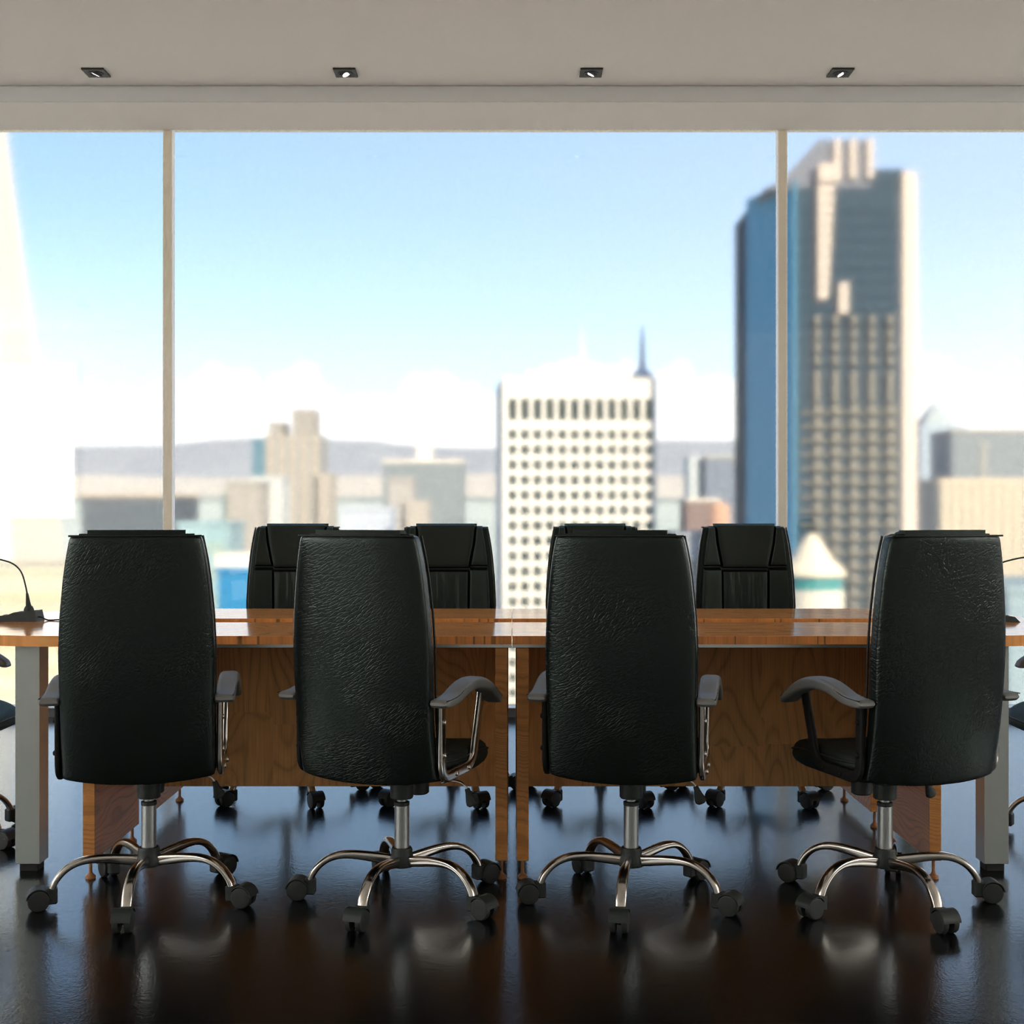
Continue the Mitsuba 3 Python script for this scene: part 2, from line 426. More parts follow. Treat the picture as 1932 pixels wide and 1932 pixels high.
def shell_mesh():
    zs = np.concatenate([[.385, .3865, .391, .398], np.linspace(.41, 1.045, 36), [1.056, 1.062, 1.065, 1.066]])
    inset = np.concatenate([[.005, .0025, .001, .0003], np.zeros(36), [.0006, .002, .005, .010]])
    n = 96
    t = np.arange(n) * 2 * np.pi / n
    p = 5.2
    c, s = np.cos(t), np.sin(t)
    ex, ey = np.sign(c) * np.abs(c) ** (2 / p), np.sign(s) * np.abs(s) ** (2 / p)
    th = .060
    rings = []
    for z, i in zip(zs, inset):
        w = back_halfwidth(z) - i
        h = th / 2 - i
        x = w * ex
        y = back_y(z) + th / 2 + h * ey + BEND * (x / .2165) ** 2
        zz = z + (.016 * (x / .21) ** 2) * np.clip((.55 - z) / .165, 0, 1)
        rings.append(np.stack([x, y, zz], -1))
    return loft(rings)


def front_y(x, z):
    return back_y(z) + .060 + BEND * (x / .2165) ** 2


def pad_mesh(xl, xr, z0, z1, thick, nu=26, nv=22, wrinkle=0.0, sink=.006, p=5.0, roll=0.0):
    """A cushion on the front of the backrest: xl(z), xr(z) its sides, a bulging front, a back sunk into the shell."""
    U, V = np.meshgrid(np.linspace(0, 1, nu), np.linspace(0, 1, nv), indexing='xy')
    Z = z0 + (z1 - z0) * V
    X = xl(Z) + (xr(Z) - xl(Z)) * U
    prof = (np.clip(1 - np.abs(2 * U - 1) ** p, 0, 1) * np.clip(1 - np.abs(2 * V - 1) ** (p + 1), 0, 1)) ** .20
    Y = front_y(X, np.minimum(Z, 1.066)) - sink + (thick + sink) * prof
    if wrinkle:
        q = np.stack([X * 46, Z * 5.0 + 0 * X, 0 * X], -1)
        Y = Y + wrinkle * (meshkit.fbm(q, 3, 4) - .5) * 2 * prof
    front = np.stack([X, Y, Z], -1).reshape(-1, 3)
    Yb = front_y(X, np.minimum(Z, 1.066)) - sink - .001 - roll * smooth01((Z - 1.03) / .03)
    back = np.stack([X, Yb, Z], -1).reshape(-1, 3)
    i, j = np.meshgrid(np.arange(nv - 1), np.arange(nu - 1), indexing='ij')
    a = (i * nu + j).ravel(); b = a + 1; c = a + nu; d = c + 1
    N = nu * nv
    f = [np.stack([a, d, b], -1), np.stack([a, c, d], -1), np.stack([a + N, b + N, d + N], -1), np.stack([a + N, d + N, c + N], -1)]
    def wall(idx):
        k, l = idx[:-1], idx[1:]
        f.append(np.stack([k, l, l + N], -1)); f.append(np.stack([k, l + N, k + N], -1))
    wall(np.arange(nu)); wall(np.arange(nu)[::-1] + (nv - 1) * nu); wall(np.arange(nv)[::-1] * nu); wall(np.arange(nv) * nu + nu - 1)
    m = trimesh.Trimesh(np.vstack([front, back]), np.vstack(f), process=False)
    trimesh.repair.fix_normals(m)
    return m


def smooth01(t):
    t = np.clip(t, 0, 1)
    return t * t * (3 - 2 * t)


def seat_mesh():
    n = 72
    t = np.arange(n) * 2 * np.pi / n
    p = 4.2
    ex, ey = np.sign(np.cos(t)) * np.abs(np.cos(t)) ** (2 / p), np.sign(np.sin(t)) * np.abs(np.sin(t)) ** (2 / p)
    rows = [(.372, .62), (.374, .80), (.380, .90), (.392, .955), (.408, .985), (.422, 1.0), (.434, .992), (.443, .965), (.449, .92), (.4525, .85), (.4545, .70), (.4555, .45), (.456, .2)]
    rings = []
    for z, k in rows:
        x, y = .212 * k * ex, .030 + .212 * k * ey
        zz = z - .022 * smooth01((y - .10) / .14) * smooth01((z - .37) / .05) + .012 * (x / .21) ** 2 * smooth01((z - .43) / .02)
        rings.append(np.stack([x, y, zz], -1))
    return loft(rings)


def seat_piping_mesh():
    n = 72
    t = np.arange(n) * 2 * np.pi / n
    p = 4.2
    x = .2115 * np.sign(np.cos(t)) * np.abs(np.cos(t)) ** (2 / p)
    y = .030 + .2115 * np.sign(np.sin(t)) * np.abs(np.sin(t)) ** (2 / p)
    z = .4365 - .022 * smooth01((y - .10) / .14)
    return sweep(np.stack([x, y, z], -1), ellipse(.0032, .0032, 8), up=(0, 0, 1), closed=True)


ARM_X = .2315
ARM_PATH = [(0, -.264, .617), (0, -.220, .617), (0, -.175, .622), (0, -.12, .637), (0, -.06, .646), (0, 0, .643), (0, .06, .626), (0, .110, .600), (0, .143, .579), (0, .154, .571)]


def arm_pad_mesh(sx):
    path = spline(ARM_PATH, 48)
    path[:, 0] = sx * ARM_X
    secs = []
    for l in np.linspace(0, 1, len(path)):
        k = min(1.0, .35 + .65 * math.sqrt(min(1, l / .025))) * min(1.0, .30 + .70 * math.sqrt(max(0, min(1, (1 - l) / .05))))
        w, h = .0275 * (.75 + .25 * k), (.0115 + .0052 * math.sin(math.pi * l) + .003 * l) * k
        secs.append(ellipse(w, h, 24, 3.8))
    return sweep(path, secs)


def arm_seam_mesh(sx):
    path = spline(ARM_PATH[:-1], 40)
    t = np.gradient(path, axis=0); t /= np.linalg.norm(t, axis=1, keepdims=True)
    up = np.stack([0 * t[:, 0], -t[:, 2], t[:, 1]], -1)
    path = path + up * .0095
    path[:, 0] = sx * (ARM_X + .0252)
    return sweep(path, ellipse(.0015, .0015, 6))


FRAME_X = .2165
def arm_frame_mesh(sx):
    pts = fillet([(0, -.208, .612), (0, -.204, .405), (0, .015, .407), (0, .080, .610)], [.045, .055], 9)
    # denser straight runs are not needed: the section is constant
    pts[:, 0] = sx * FRAME_X
    return sweep(pts, ellipse(.0085, .0160, 20, 3.2))


bolt_mesh = lathe([(.0072, 0), (.0072, .002), (.0062, .0046), (.0035, .0062), (.0005, .0066)], 16)


def spoke_mesh():
    path = spline([(.030, 0, .116), (.08, 0, .1235), (.14, 0, .1305), (.185, 0, .1285), (.222, 0, .114), (.250, 0, .089), (.264, 0, .066), (.267, 0, .058)], 40)
    secs = []
    for l in np.linspace(0, 1, len(path)):
        secs.append(ellipse(.0095 + .006 * smooth01(l * 1.15), .0155 - .0060 * smooth01(l * 1.2), 20, 2.6))
    return sweep(path, secs, up=(0, 1, 0))


def caster_stem_mesh():
    m = box_mesh(.252, .286, -.017, .017, .016, .061, .004)
    neck = box_mesh(.284, .298, -.0065, .0065, .018, .046, .002)
    return trimesh.util.concatenate([m, neck])


WR, WC = .0305, .303
def wheel_mesh(sy):
    m = lathe([(.0285, -.0085), (.0298, -.0080), (.0305, -.005), (.0305, .004), (.029, .0070), (.026, .0085), (.012, .0092), (.002, .0092)], 32)
    m.apply_transform(trimesh.transformations.rotation_matrix(-sy * math.pi / 2, [1, 0, 0]))
    m.apply_translation([WC, sy * .0165, WR])
    return m


def hood_mesh():
    a = np.radians(np.linspace(8, 150, 24))
    prof = []
    for t in a:
        prof.append([(WC + .0318 * math.cos(t), -.0262, WR + .0318 * math.sin(t)), (WC + .0345 * math.cos(t), -.0262, WR + .0345 * math.sin(t)),
                     (WC + .0345 * math.cos(t), .0262, WR + .0345 * math.sin(t)), (WC + .0318 * math.cos(t), .0262, WR + .0318 * math.sin(t))])
    return loft(prof)


def lever_mesh():
    return sweep(spline([(.10, .055, .335), (.150, .055, .345), (.172, .055, .338), (.186, .055, .318)], 16), ellipse(.0036, .0036, 10), up=(0, 1, 0))


def paddle_mesh():
    path = [(.183, .055, .326), (.187, .055, .316), (.191, .055, .303), (.196, .055, .290), (.199, .055, .281), (.201, .055, .276)]
    ws = [.007, .0085, .012, .0165, .0165, .010]
    return sweep(path, [ellipse(.0085 if w > .008 else .006, w, 16, 2.4) for w in ws], up=(0, 1, 0))


def edge_piping(side):
    zs = np.linspace(.40, 1.0655, 40)
    x = side * (back_halfwidth(zs) - .0005)
    pts = np.stack([x, front_y(x, zs) - .003, zs + .016 * np.clip((.55 - zs) / .165, 0, 1)], -1)
    return sweep(pts, ellipse(.0032, .0032, 8), up=(0, 1, 0))


def top_piping():
    x = np.linspace(-.174, .174, 40)
    y = back_y(1.066) + .004 + BEND * (x / .2165) ** 2
    return sweep(np.stack([x, y, 0 * x + 1.0655], -1), ellipse(.0026, .0026, 8), up=(0, 0, 1))


LE, SM = 'm_leather', 'm_leather_smooth'
inner = lambda z: np.interp(z, [.40, .88, .91, 1.0, 1.08], [.090, .096, .100, .119, .128])
outer = lambda z: back_halfwidth(np.minimum(z, 1.066)) - .022
SHAPES = {
    'backrest': mikit.ply(shell_mesh(), LE, 40),
    'piping_l': mikit.ply(edge_piping(-1), 'm_piping', True), 'piping_r': mikit.ply(edge_piping(1), 'm_piping', True), 'piping_t': mikit.ply(top_piping(), 'm_piping', True),
    'headrest': mikit.ply(pad_mesh(lambda z: -inner(z), inner, 0.893, 1.081, .034, 34, 26, p=11.0, roll=.028), SM, 45),
    'lumbar': mikit.ply(pad_mesh(lambda z: -inner(z), inner, .46, .889, .030, 54, 44, wrinkle=.0065, p=14.0), SM, 45),
    'side_ul': mikit.ply(pad_mesh(lambda z: -outer(z), lambda z: -inner(z) - .0005, .902, 1.071, .028, 20, 24, p=10.0, roll=.02), SM, 45),
    'side_ur': mikit.ply(pad_mesh(lambda z: inner(z) + .0005, outer, .902, 1.071, .028, 20, 24, p=10.0, roll=.02), SM, 45),
    'side_ll': mikit.ply(pad_mesh(lambda z: -outer(z), lambda z: -inner(z) - .0005, .46, .899, .028, 18, 34, wrinkle=.001, p=12.0), SM, 45),
    'side_lr': mikit.ply(pad_mesh(lambda z: inner(z) + .0005, outer, .46, .899, .028, 18, 34, wrinkle=.001, p=12.0), SM, 45),
    'seat': mikit.ply(seat_mesh(), SM, 50), 'seat_piping': mikit.ply(seat_piping_mesh(), 'm_piping', True),
    'arm_l': mikit.ply(arm_pad_mesh(-1), 'm_arm', 50), 'arm_r': mikit.ply(arm_pad_mesh(1), 'm_arm', 50),
    'seam_l': mikit.ply(arm_seam_mesh(-1), 'm_piping', True), 'seam_r': mikit.ply(arm_seam_mesh(1), 'm_piping', True),
    'frame_l': mikit.ply(arm_frame_mesh(-1), 'm_matte', 50), 'frame_r': mikit.ply(arm_frame_mesh(1), 'm_chrome', 50),
    'bolt_r': mikit.ply(bolt_mesh, 'm_chrome', 40), 'bolt_l': mikit.ply(bolt_mesh, 'm_matte', 40),
    'mech': mikit.ply(trimesh.util.concatenate([box_mesh(-.06, .06, -.08, .10, .350, .3715, .005), lathe([(.031, .296), (.0335, .300), (.034, .34)], 28)]), 'm_plastic', 40),
    'knob': mikit.ply((lambda m: (m.apply_translation([0, .118, 0]), m)[1])(lathe([(.026, .285), (.031, .289), (.032, .345), (.028, .350)], 28)), 'm_plastic', 40),
    'lever': mikit.ply(lever_mesh(), 'm_chrome', True), 'paddle': mikit.ply(paddle_mesh(), 'm_plastic', 50),
    'lift': mikit.ply(lathe([(.0215, .150), (.0215, .274), (.0205, .2765)], 40), 'm_brushed', 40),
    'collar': mikit.ply(lathe([(.0205, .274), (.0225, .276), (.0225, .285), (.017, .287)], 32), 'm_plastic', 40),
    'piston': mikit.ply(lathe([(.0138, .284), (.0138, .312)], 28), 'm_brushed', 40),
    'hub': mikit.ply(lathe([(.026, .096), (.036, .099), (.0385, .106), (.036, .122), (.031, .132), (.031, .146), (.0285, .152), (.025, .153)], 36), 'm_plastic', 40),
    'spoke': mikit.ply(spoke_mesh(), 'm_chrome', 50), 'stem': mikit.ply(caster_stem_mesh(), 'm_plastic'),
    'wheel_a': mikit.ply(wheel_mesh(1), 'm_wheel', 35), 'wheel_b': mikit.ply(wheel_mesh(-1), 'm_wheel', 35), 'hood': mikit.ply(hood_mesh(), 'm_plastic', 40),
}


def office_chair(x, y, yaw, base, label, group):
    """yaw in degrees (0 = facing the window, counter-clockwise seen from above); base: the turn of the five-star foot."""
    S = SHAPES
    k = thing('office_chair', label, 'chair', group)
    W = T().translate([x, y, 0]).rotate([0, 0, 1], yaw)
    b = add(k, 'backrest', S['backrest'], W)
    for nm in ('piping_l', 'piping_r', 'piping_t'):
        add(b, 'piping', S[nm], W)
    add(b, 'headrest_cushion', S['headrest'], W); add(b, 'lumbar_cushion', S['lumbar'], W)
    for nm in ('side_ul', 'side_ur', 'side_ll', 'side_lr'):
        add(b, 'side_cushion', S[nm], W)
    s = add(k, 'seat', S['seat'], W); add(s, 'piping', S['seat_piping'], W)
    for sx, nm in ((-1, 'l'), (1, 'r')):
        a = add(k, 'armrest', S['arm_' + nm], W, label='black padded armrest')
        add(a, 'seam', S['seam_' + nm], W)
        f = add(k, 'arm_frame', S['frame_' + nm], W, label='chrome armrest loop' if sx > 0 else 'black armrest loop')
        for (yy, zz) in ((-.2065, .560), (-.205, .470), (-.120, .4055), (-.030, .4065)):
            add(f, 'bolt', S['bolt_' + nm], W @ T().translate([sx * (FRAME_X + .0078), yy, zz]).rotate([0, 1, 0], 90 * sx))
    m = add(k, 'tilt_mechanism', S['mech'], W); add(m, 'tension_knob', S['knob'], W)
    l = add(k, 'lever', S['lever'], W); add(l, 'paddle', S['paddle'], W, label='black paddle grip')
    c = add(k, 'gas_lift', S['lift'], W, label='brushed steel column'); add(c, 'collar', S['collar'], W); add(c, 'piston', S['piston'], W)
    Wb = T().translate([x, y, 0]).rotate([0, 0, 1], base)
    add(k, 'hub', S['hub'], Wb)
    for i in range(5):
        Wi = Wb @ T().rotate([0, 0, 1], 72 * i)
        add(k, 'spoke', S['spoke'], Wi, label='chrome base arm')
        cs = add(k, 'caster', S['stem'], Wi)
        add(cs, 'wheel', S['wheel_a'], Wi); add(cs, 'wheel', S['wheel_b'], Wi); add(cs, 'hood', S['hood'], Wi)
    return k


NEAR, FAR = 'office chairs seen from behind on the near side of the table', 'office chairs facing the camera on the window side'
office_chair(-1.061, 3.764, 9.0, -15.0, 'leftmost near black leather office chair, its back to the camera', NEAR)
office_chair(-.3215, 3.758, -20.5, 35.3, 'near black leather office chair, second from left, swivelled right towards the centre seam', NEAR)
office_chair(.3476, 3.759, -11.8, 42.7, 'near black leather office chair, third from left, just right of the centre seam', NEAR)
office_chair(1.0854, 3.75, 18.0, -3.0, 'rightmost near black leather office chair, swivelled left in front of the right table end', NEAR)
office_chair(-.904, 5.17, 180, 13, 'leftmost black office chair facing the camera across the table, between the two left near chairs', FAR)
office_chair(-.276, 5.17, 180, 13, 'second far black office chair facing the camera, left of the white office block', FAR)
office_chair(.350, 5.17, 180, 13, 'third far black office chair, mostly hidden behind the centre-right near chair', FAR)
office_chair(.978, 5.17, 180, 13, 'rightmost far black office chair facing the camera, at the foot of the right mullion', FAR)
office_chair(-1.98, 4.44, -90, -22, 'black office chair at the left head of the table, cut by the picture edge', None)
office_chair(1.98, 4.42, 90, -1, 'black office chair at the right head of the table, cut by the picture edge', None)

# ------------------------------------------------------------------ microphones
def microphone(x, y, s, label):
    """s = -1: its long tapered end and its neck point left, +1: right."""
    k = thing('microphone', label, 'microphone', None)
    W = T().translate([x, y, .75]) @ T().rotate([0, 0, 1], 180 if s < 0 else 0)
    prof = np.array([(-.052, 0), (-.047, .037), (.030, .031), (.052, .022), (.085, .018), (.102, .0)])
    prof = Polygon(prof)
    m = trimesh.creation.extrude_polygon(prof, .085, engine='earcut')
    m.apply_transform(np.array([[1, 0, 0, 0], [0, 0, 1, -.0425], [0, 1, 0, 0], [0, 0, 0, 1.0]]))
    m.vertices[:, 1] *= 1 - .22 * m.vertices[:, 2] / .037
    trimesh.repair.fix_normals(m)
    b = add(k, 'base', mikit.ply(m, 'm_plastic'), W)
    add(b, 'mounting_ring', mikit.ply((lambda q: (q.apply_translation([-.012, 0, 0]), q)[1])(lathe([(.017, .031), (.017, .040), (.013, .050), (.010, .052)], 24)), 'm_plastic', 40), W)
    add(b, 'button', mikit.ply(box_mesh(.056, .074, -.012, .012, .0185, .0215, .001), flat('button', (.05, .05, .05), .4)), W)
    nk = spline([(-.012, 0, .045), (-.008, 0, .075), (-.004, 0, .105), (.004, 0, .140), (.016, 0, .172), (.044, 0, .199), (.085, 0, .213), (.130, 0, .222), (.170, 0, .222), (.205, 0, .212)], 60)
    n1 = add(k, 'gooseneck', mikit.ply(sweep(nk, ellipse(.0027, .0027, 10), up=(0, 1, 0)), 'm_plastic', True), W)
    add(n1, 'strain_relief', mikit.ply(sweep(nk[:10], [ellipse(r, r, 14) for r in np.linspace(.0098, .0042, 10)], up=(0, 1, 0)), 'm_plastic', 50), W)
    hd = lathe([(.0045, 0), (.0085, .004), (.0095, .012), (.0095, .034), (.007, .042), (.001, .045)], 20)
    hd.apply_transform(trimesh.geometry.align_vectors([0, 0, 1], nk[-1] - nk[-3])); hd.apply_translation(nk[-1])
    add(k, 'head', mikit.ply(hd, 'm_black', 40), W)
    cb = spline([(-.046, .012, .014), (-.060, .010, .013), (-.075, .004, .004), (-.10, .0, .0028), (-.16, -.003, .0028), (-.26, .02, .0028), (-.31, .09, .0028)], 50)
    add(k, 'cable', mikit.ply(sweep(cb, ellipse(.0024, .0024, 8), up=(0, 0, 1)), 'm_rubber', True), W)
    return k


microphone(-1.700, 4.50, -1, 'black gooseneck microphone with a cable on the left end desk')
microphone(1.650, 4.48, 1, 'black gooseneck microphone on the right end desk, partly behind the rightmost near chair')

# ------------------------------------------------------------------ the city beyond the window
GZ = -130.0
structure('ground', 'city ground far below')
scene['ground'] = mikit.ply(([(-9000, 60, GZ), (9000, 60, GZ), (9000, 15000, GZ), (-9000, 15000, GZ)], [[0, 1, 2], [0, 2, 3]]), flat('city', (.50, .51, .50)))
def box_b(parent, name, x0, x1, y0, y1, z0, z1, mat, label=None, W=None, c=0.0):
    return add(parent, name, box(x0, x1, y0, y1, z0, z1, mat, c), W, label=label)


def floors(parent, x0, x1, y, z0, z1, n, mat, frac=.45, name='window_band'):
    """n window bands across a front that faces the camera"""
    h = (z1 - z0) / n
    for i in range(n):
        box_b(parent, name, x0, x1, y - .12, y + .3, z0 + h * (i + .5 - frac / 2), z0 + h * (i + .5 + frac / 2), mat)


def piers(parent, x0, x1, y, z0, z1, n, w, mat, name='pier'):
    for i in range(n):
        x = x0 + (x1 - x0) * (i + .5) / n
        box_b(parent, name, x - w / 2, x + w / 2, y - .5, y + .3, z0, z1, mat)


# white office block with a grid of windows
wb = thing('office_building', 'white office block with a grid of dark windows, behind the centre of the table', 'building')
Wr = T().translate([-2.2, 300, 0]).rotate([0, 0, 1], 4.0)
WHITE, WIN = flat('white_stone', (.56, .575, .58)), flat('office_window', (.02, .04, .045))
Lw = 36.2
box_b(wb, 'body', 0, Lw, .9, 27, GZ, 32.6, WHITE, W=Wr)
px, pz, wx = 2.92, 3.545, 1.92
first = 1.35
NR = 24
wz = [(22.6, 27.6)] + [(19.2 - pz * r - 1.08, 19.2 - pz * r + 1.08) for r in range(NR)]
pane_hi = box(0, wx, .55, .95, 0, 5.0, WIN); pane_lo = box(0, wx, .55, .95, 0, 2.16, WIN)
for c_ in range(12):
    for r, (a, b) in enumerate(wz):
        add(wb, 'window', pane_hi if r == 0 else pane_lo, Wr @ T().translate([first + c_ * px, 0, a]))
for c_ in range(13):
    xa = 0 if c_ == 0 else first + (c_ - 1) * px + wx
    xb = Lw if c_ == 12 else first + c_ * px
    box_b(wb, 'pier', xa, xb, 0, .9, GZ, 32.6, WHITE, W=Wr)
zed = [32.55] + [v for a, b in wz for v in (b, a)] + [GZ]
for i in range(0, len(zed), 2):
    box_b(wb, 'spandrel', .2, Lw - .2, .12, .9, zed[i + 1], zed[i], WHITE, W=Wr)
rf = box_b(wb, 'roof_house', 6, 31, 6, 20, 32.6, 34.6, WHITE, W=Wr)
STEEL = flat('mast', (.42, .47, .55))
add(wb, 'antenna', mikit.ply(lathe([(2.6, 32.6), (2.6, 34.2), (1.0, 35.6), (.8, 37), (.55, 42), (.12, 46.5)], 16), STEEL, 40), Wr @ T().translate([34.2, 8, 0]), label='grey antenna mast')
add(wb, 'antenna', mikit.ply(lathe([(.9, 32.6), (.7, 36), (.35, 40), (.1, 46)], 14), WHITE, 40), Wr @ T().translate([19.6, 8, 0]), label='thin white mast')

# dark glass tower
tw = thing('skyscraper', 'tall dark blue glass tower with pale ribs, behind the right mullion', 'skyscraper')
BLUE = flat('blue_glass', (.085, .275, .43)); DARK = flat('dark_glass', (.033, .060, .092)); CREAM = flat('cream_stone', (.44, .405, .385)); RIB = flat('rib_stone', (.175, .175, .165))  # the blue holds the mirrored sky as a flat colour
def prism(pts, z0, z1):
    m = trimesh.creation.extrude_polygon(Polygon(pts), z1 - z0, engine='earcut'); m.apply_translation([0, 0, z0]); return m
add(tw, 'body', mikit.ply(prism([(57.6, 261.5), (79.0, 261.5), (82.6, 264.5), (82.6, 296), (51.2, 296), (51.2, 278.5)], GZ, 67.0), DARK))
lf = trimesh.util.concatenate([])if False else None
def face_slab(p, q, z0, z1, out, mat, name, label=None):
    """an upright slab along p-q, 'out' metres thick towards the camera side"""
    p, q = np.array(p, float), np.array(q, float)
    t = (q - p) / np.linalg.norm(q - p); n = np.array([t[1], -t[0]])
    poly = [tuple(p), tuple(q), tuple(q + n * out), tuple(p + n * out)]
    return add(tw, name, mikit.ply(prism(Polygon(poly).buffer(0).exterior.coords[:-1], z0, z1), mat), label=label)
face_slab((51.0, 278.4), (57.7, 261.4), GZ, 68.6, .4, BLUE, 'glass_wall', 'blue glass side wall, the mirrored sky put into its colour')
m = trimesh.creation.extrude_polygon(Polygon([(51.5, 67), (54.8, 68.6), (62.4, 76.9), (73.4, 76.9), (73.4, 67)]), 22, engine='earcut')
m.apply_transform(np.array([[1, 0, 0, 0], [0, 0, 1, 262.2], [0, 1, 0, 0], [0, 0, 0, 1.0]])); trimesh.repair.fix_normals(m)
add(tw, 'crown', mikit.ply(m, flat('crown_glass', (.15, .17, .22))))
box_b(tw, 'shoulder', 73.4, 79.2, 262, 290, 67, 70.9, DARK)
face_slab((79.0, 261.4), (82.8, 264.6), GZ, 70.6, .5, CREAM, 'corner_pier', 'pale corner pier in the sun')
for xs in (66.0, 69.2, 72.7):
    box_b(tw, 'fin', xs - .7, xs + .7, 261.2, 262.4, 68.8, 76.9, CREAM)
box_b(tw, 'bay', 61.9, 66.2, 260.2, 261.6, 68.0, 71.6, CREAM)
for i in range(11):
    z = 67.4 - 2.12 * i
    box_b(tw, 'bay', 61.8, 65.2 - .12 * i, 260.2, 261.6, z - 1.75, z, CREAM)
    box_b(tw, 'bay', 61.8, 63.8, 260.4, 261.6, z - 2.12, z - 1.75, CREAM)
box_b(tw, 'bay', 66.1, 68.0, 260.2, 261.6, 41.2, 47.6, CREAM)
for xs in (61.8, 65.5, 69.2, 72.9, 76.6):
    for z0, z1 in [(41.0 - 2.7 * i - 2.0, 41.0 - 2.7 * i) for i in range(4)] + [(23.5, 29.8)]:
        box_b(tw, 'pier', xs - .55, xs + .55, 260.4, 261.6, z0, z1, RIB)
    for i in range(22):
        z = 23.0 - 2.85 * i
        box_b(tw, 'pier', xs - .7, xs + .9, 260.4, 261.6, z - 2.15, z, RIB)
for i in range(20):
    z = 21.4 - 2.85 * i
    box_b(tw, 'spandrel', 58.4, 78.8, 261.0, 261.6, z - .45, z + .25, flat('spandrel_stone', (.12, .13, .13)))
for i in range(17):
    z = 62.0 - 2.85 * i
    box_b(tw, 'floor_band', 58.4, 78.8, 261.3, 261.6, z - .25, z + .25, flat('band_glass', (.022, .048, .080)))
# white pyramid tower at the left edge
py = thing('pyramid_tower', 'slender white pyramid tower at the far left edge of the window', 'skyscraper')
m = trimesh.convex.convex_hull([(-147.8 + sx * 31, 350 + sy * 31, GZ) for sx in (-1, 1) for sy in (-1, 1)] + [(-147.8 + sx * .6, 350 + sy * .6, 176) for sx in (-1, 1) for sy in (-1, 1)])
add(py, 'body', mikit.ply(m, flat('pyramid_stone', (.62, .60, .55))))
for i in range(34):
    z = 95 - 6.4 * i
    hw = 31 * (180 - z) / 310
    box_b(py, 'window_band', -147.8 - hw * .86, -147.8 + hw * .86, 350 - hw - .15, 350 - hw + 1.4, z, z + 2.6, flat('pyramid_window', (.45, .435, .40)))


def block(label, x0, x1, y, depth, z, col, bands=0, bcol=(.2, .25, .28), top=None, name='tower_block', npier=0, pcol=None, roof=True, zlow=-70):
    k = thing(name, label, 'building')
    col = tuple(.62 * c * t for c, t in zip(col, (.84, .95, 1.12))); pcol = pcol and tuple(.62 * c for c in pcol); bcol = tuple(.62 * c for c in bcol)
    mat = flat('b_%02x%02x%02x' % tuple(int(c * 255) for c in col), col)
    bm = flat('w_%02x%02x%02x' % tuple(int(c * 255) for c in bcol), bcol, .4)
    box_b(k, 'body', x0, x1, y, y + depth, GZ, z, mat)
    if roof:
        box_b(k, 'roof_edge', x0 - .4, x1 + .4, y - .4, y + depth + .4, z, z + 1.2, top or mat)
    if bands:
        floors(k, x0 + .8, x1 - .8, y, zlow, z - 2.5, bands, bm)
    if npier:
        piers(k, x0, x1, y, zlow, z, npier, (x1 - x0) / npier * .42, flat('b_%02x%02x%02x' % tuple(int(c * 255) for c in pcol), pcol))
    return k


LIGHT = flat('roof_light', (.55, .545, .52))
k = block('beige stepped stone skyscraper with a raised centre tower, above the leftmost far chair', -118.9, -92.1, 620, 24, 38.3, (.50, .47, .42), npier=5, pcol=(.56, .52, .46), name='stone_tower', roof=False)
box_b(k, 'top_tower', -106.2, -95.4, 622, 640, 38.3, 50.8, flat('stone_top', (.26, .26, .26)))
box_b(k, 'top_step', -117.6, -110.7, 622, 640, 38.3, 44.6, flat('stone_top', (.26, .26, .26)))
box_b(k, 'side_wing', -92.9, -86.6, 616, 636, GZ, 19.6, flat('wing_stone', (.32, .31, .295)))
block('narrow teal slab hugging the left side of the beige stepped skyscraper', -141, -131.4, 700, 18, 39.8, (.16, .30, .36), name='tower_block')
k = block('grey box-shaped building with a white penthouse, left of the white office block', -52.2, -20.0, 520, 30, 21.0, (.335, .365, .365), top=LIGHT)
box_b(k, 'penthouse', -38.8, -33.0, 524, 536, 22.2, 29.8, LIGHT)
k = block('low beige stepped building in front of the grey box-shaped building', -41.2, -33.2, 430, 16, 11.6, (.60, .54, .48))
box_b(k, 'step', -35.5, -28.0, 428, 446, GZ, 5.0, flat('step_stone', (.33, .325, .32)))
block('bright white cube-like building left of the beige stepped skyscraper', -90.5, -80.5, 450, 18, 12.4, (.82, .80, .74), bands=0)
k = block('tan slab building with a teal side, left of the bright white cube-like building', -96.5, -84.5, 435, 13, 10.2, (.56, .50, .43))
box_b(k, 'side_wall', -97.6, -96.95, 435, 447, GZ, 8.0, flat('teal_wall', (.09, .19, .22)))
block('wide dark grey building with a tan roof edge, left of the left mullion', -133.7, -104.6, 400, 30, 5.6, (.15, .175, .20), top=flat('tan_roof', (.33, .30, .27)))
block('pale turquoise glass building low behind the left mullion', -89.5, -76.0, 345, 20, -2.6, (.46, .62, .62), bands=5, bcol=(.40, .55, .56), zlow=-40)
k = block('bright blue building low beside the leftmost far chair', -68.5, -58.8, 300, 20, -13.0, (.06, .30, .55))
box_b(k, 'roof_house', -69.5, -60.5, 301, 318, -11.8, -8.6, LIGHT)
k = thing('pavilion', 'round cream pavilion roof over turquoise windows, right of the right mullion', 'building')
add(k, 'roof', mikit.ply(lathe([(5.9, -9.8), (5.9, -9.2), (3.6, -7.0), (1.9, -4.2), (.5, -2.6)], 28), flat('pavilion_roof', (.56, .53, .45)), 40), T().translate([51.6, 222, 0]))
add(k, 'window_ring', mikit.ply(lathe([(5.2, -12.2), (5.2, -9.8)], 28), flat('teal_glass', (.04, .2, .22), .3), 40), T().translate([51.6, 222, 0]))
add(k, 'wall', mikit.ply(lathe([(5.5, GZ), (5.5, -12.2)], 28), flat('pavilion_wall', (.5, .49, .45)), 40), T().translate([51.6, 222, 0]))
k = block('pale blue tower with a pointed roof right of the dark glass tower', 286, 317, 900, 26, 62.0, (.50, .57, .62), roof=False)
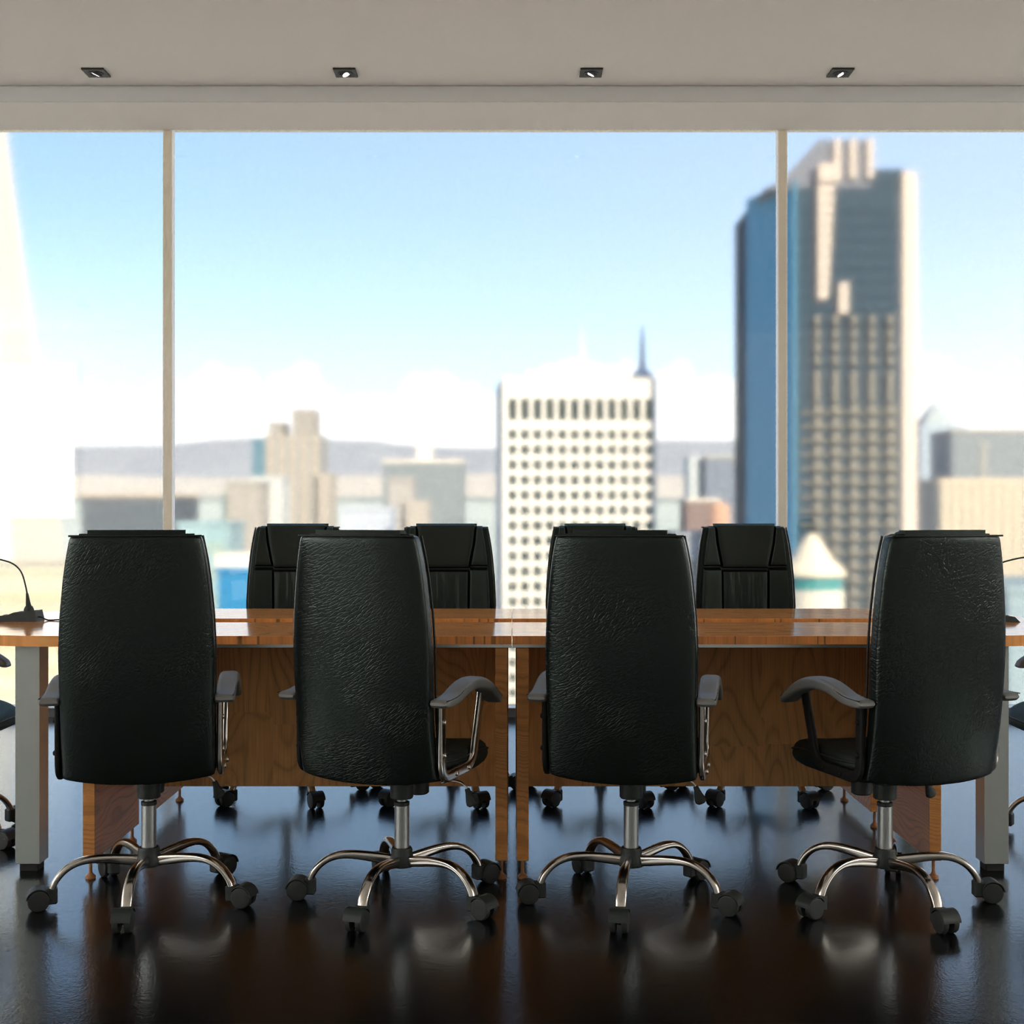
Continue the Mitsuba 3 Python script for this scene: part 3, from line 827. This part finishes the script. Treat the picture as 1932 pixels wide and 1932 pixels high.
add(k, 'spire_roof', mikit.ply(trimesh.convex.convex_hull([(288, 901, 62), (312, 901, 62), (288, 925, 62), (312, 925, 62), (299.6, 913, 81.5)]), flat('pale_roof', (.27, .33, .38))))
k = block('broad grey-brown block with a flat roof at the right edge of the window', 204.7, 252, 600, 30, 38.4, (.30, .325, .33), top=flat('brown_roof', (.26, .24, .21)))
box_b(k, 'pier', 218.5, 220.6, 599.3, 600.2, -60, 34, flat('pier_pale', (.28, .29, .28)))
block('cream building with upright stripes at the right edge of the window', 139.4, 176, 420, 26, 10.8, (.62, .55, .44), npier=11, pcol=(.78, .70, .56), top=flat('cream_roof', (.47, .42, .35)))
block('grey-blue slab building left of the dark glass tower', 97.5, 114.5, 650, 24, 28.2, (.27, .30, .35), name='tower_block', top=flat('grey_roof', (.34, .34, .32)))
block('pale greenish slim building beside the white office block', 90, 96.4, 655, 18, 28.6, (.70, .72, .68))
k = thing('drum_building', 'maroon building with a rounded orange corner left of the dark glass tower', 'building')
box_b(k, 'body', 67.8, 79.5, 500, 520, GZ, 5.3, flat('maroon', (.17, .135, .14)))
add(k, 'drum', mikit.ply(lathe([(4.6, GZ), (4.6, 2.6), (3.6, 4.4), (1.0, 5.2)], 28), flat('orange_drum', (.40, .26, .20)), 40), T().translate([80.3, 503, 0]))
box_b(k, 'roof_edge', 67.4, 81.0, 499.5, 520, 5.3, 6.4, LIGHT)
block('long pale yellow building low at the left edge of the window', -118, -86.5, 250, 30, -10.8, (.80, .70, .50), bands=10, bcol=(.66, .57, .42), zlow=-60)
block('grey-green building low at the right edge of the window', 77, 100, 200, 30, -11.5, (.40, .49, .50), bands=0)
block('low white building before the bay, between the two left far chairs', -50.5, -36, 380, 20, 1.5, (.74, .76, .80))
block('dark office slab low behind the second near chair', -46, -30, 330, 20, -9.0, (.30, .34, .36), bands=6, zlow=-60)
block('sand coloured building low behind the second far chair', -27.5, -8.0, 350, 24, -7.0, (.62, .56, .46), bands=6, zlow=-60)
block('grey building low between the white office block and the dark glass tower', 37, 49, 290, 20, -4.5, (.40, .42, .44), bands=6, zlow=-60)


def hill(label, y, crest, amp, freq, seed, col, fall):
    n = 160
    xs = np.linspace(-.62 * y, .62 * y, n)
    h = crest + amp * (meshkit.fbm(np.stack([xs / y * freq, 0 * xs + seed, 0 * xs], -1), 4, seed) - .5) * 2
    rows = []
    for t in np.linspace(0, 1, 9):
        jit = amp * .35 * (meshkit.fbm(np.stack([xs / y * freq * 3, 0 * xs + t * 6, 0 * xs + seed], -1), 3, seed + 9) - .5) * np.sin(math.pi * min(t, 1.0))
        rows.append(np.stack([xs, 0 * xs + y - fall * (1 - t), GZ + (h - GZ) * (t ** .8) + jit], -1))
    rows.append(np.stack([xs, 0 * xs + y + fall * .1, 0 * xs + GZ], -1))
    v = np.array(rows); m_, n_ = v.shape[:2]
    i, j = np.meshgrid(np.arange(m_ - 1), np.arange(n_ - 1), indexing='ij')
    a = (i * n_ + j).ravel()
    f = np.concatenate([np.stack([a, a + 1, a + n_ + 1], -1), np.stack([a, a + n_ + 1, a + n_], -1)])
    k = thing('hill', label, 'hill')
    scene[k] = mikit.ply(trimesh.Trimesh(v.reshape(-1, 3), f, process=False), flat('hill_%d' % seed, col))


hill('distant lavender-grey mountain ridge under the clouds', 9000, 478, 75, 7, 3, (.27, .31, .37), 2200)  # distance haze is put into this pale lavender base colour
hill('pale far shore with whitish town slopes below the mountain ridge', 6500, 185, 22, 9, 5, (.44, .44, .43), 1250)
hill('dim teal-grey strip of shore below the whitish town slopes', 5000, 58, 8, 12, 8, (.25, .30, .31), 900)
hill('pale low bank in front of the teal-grey strip of shore', 3800, 28, 5, 12, 12, (.42, .49, .49), 1400)
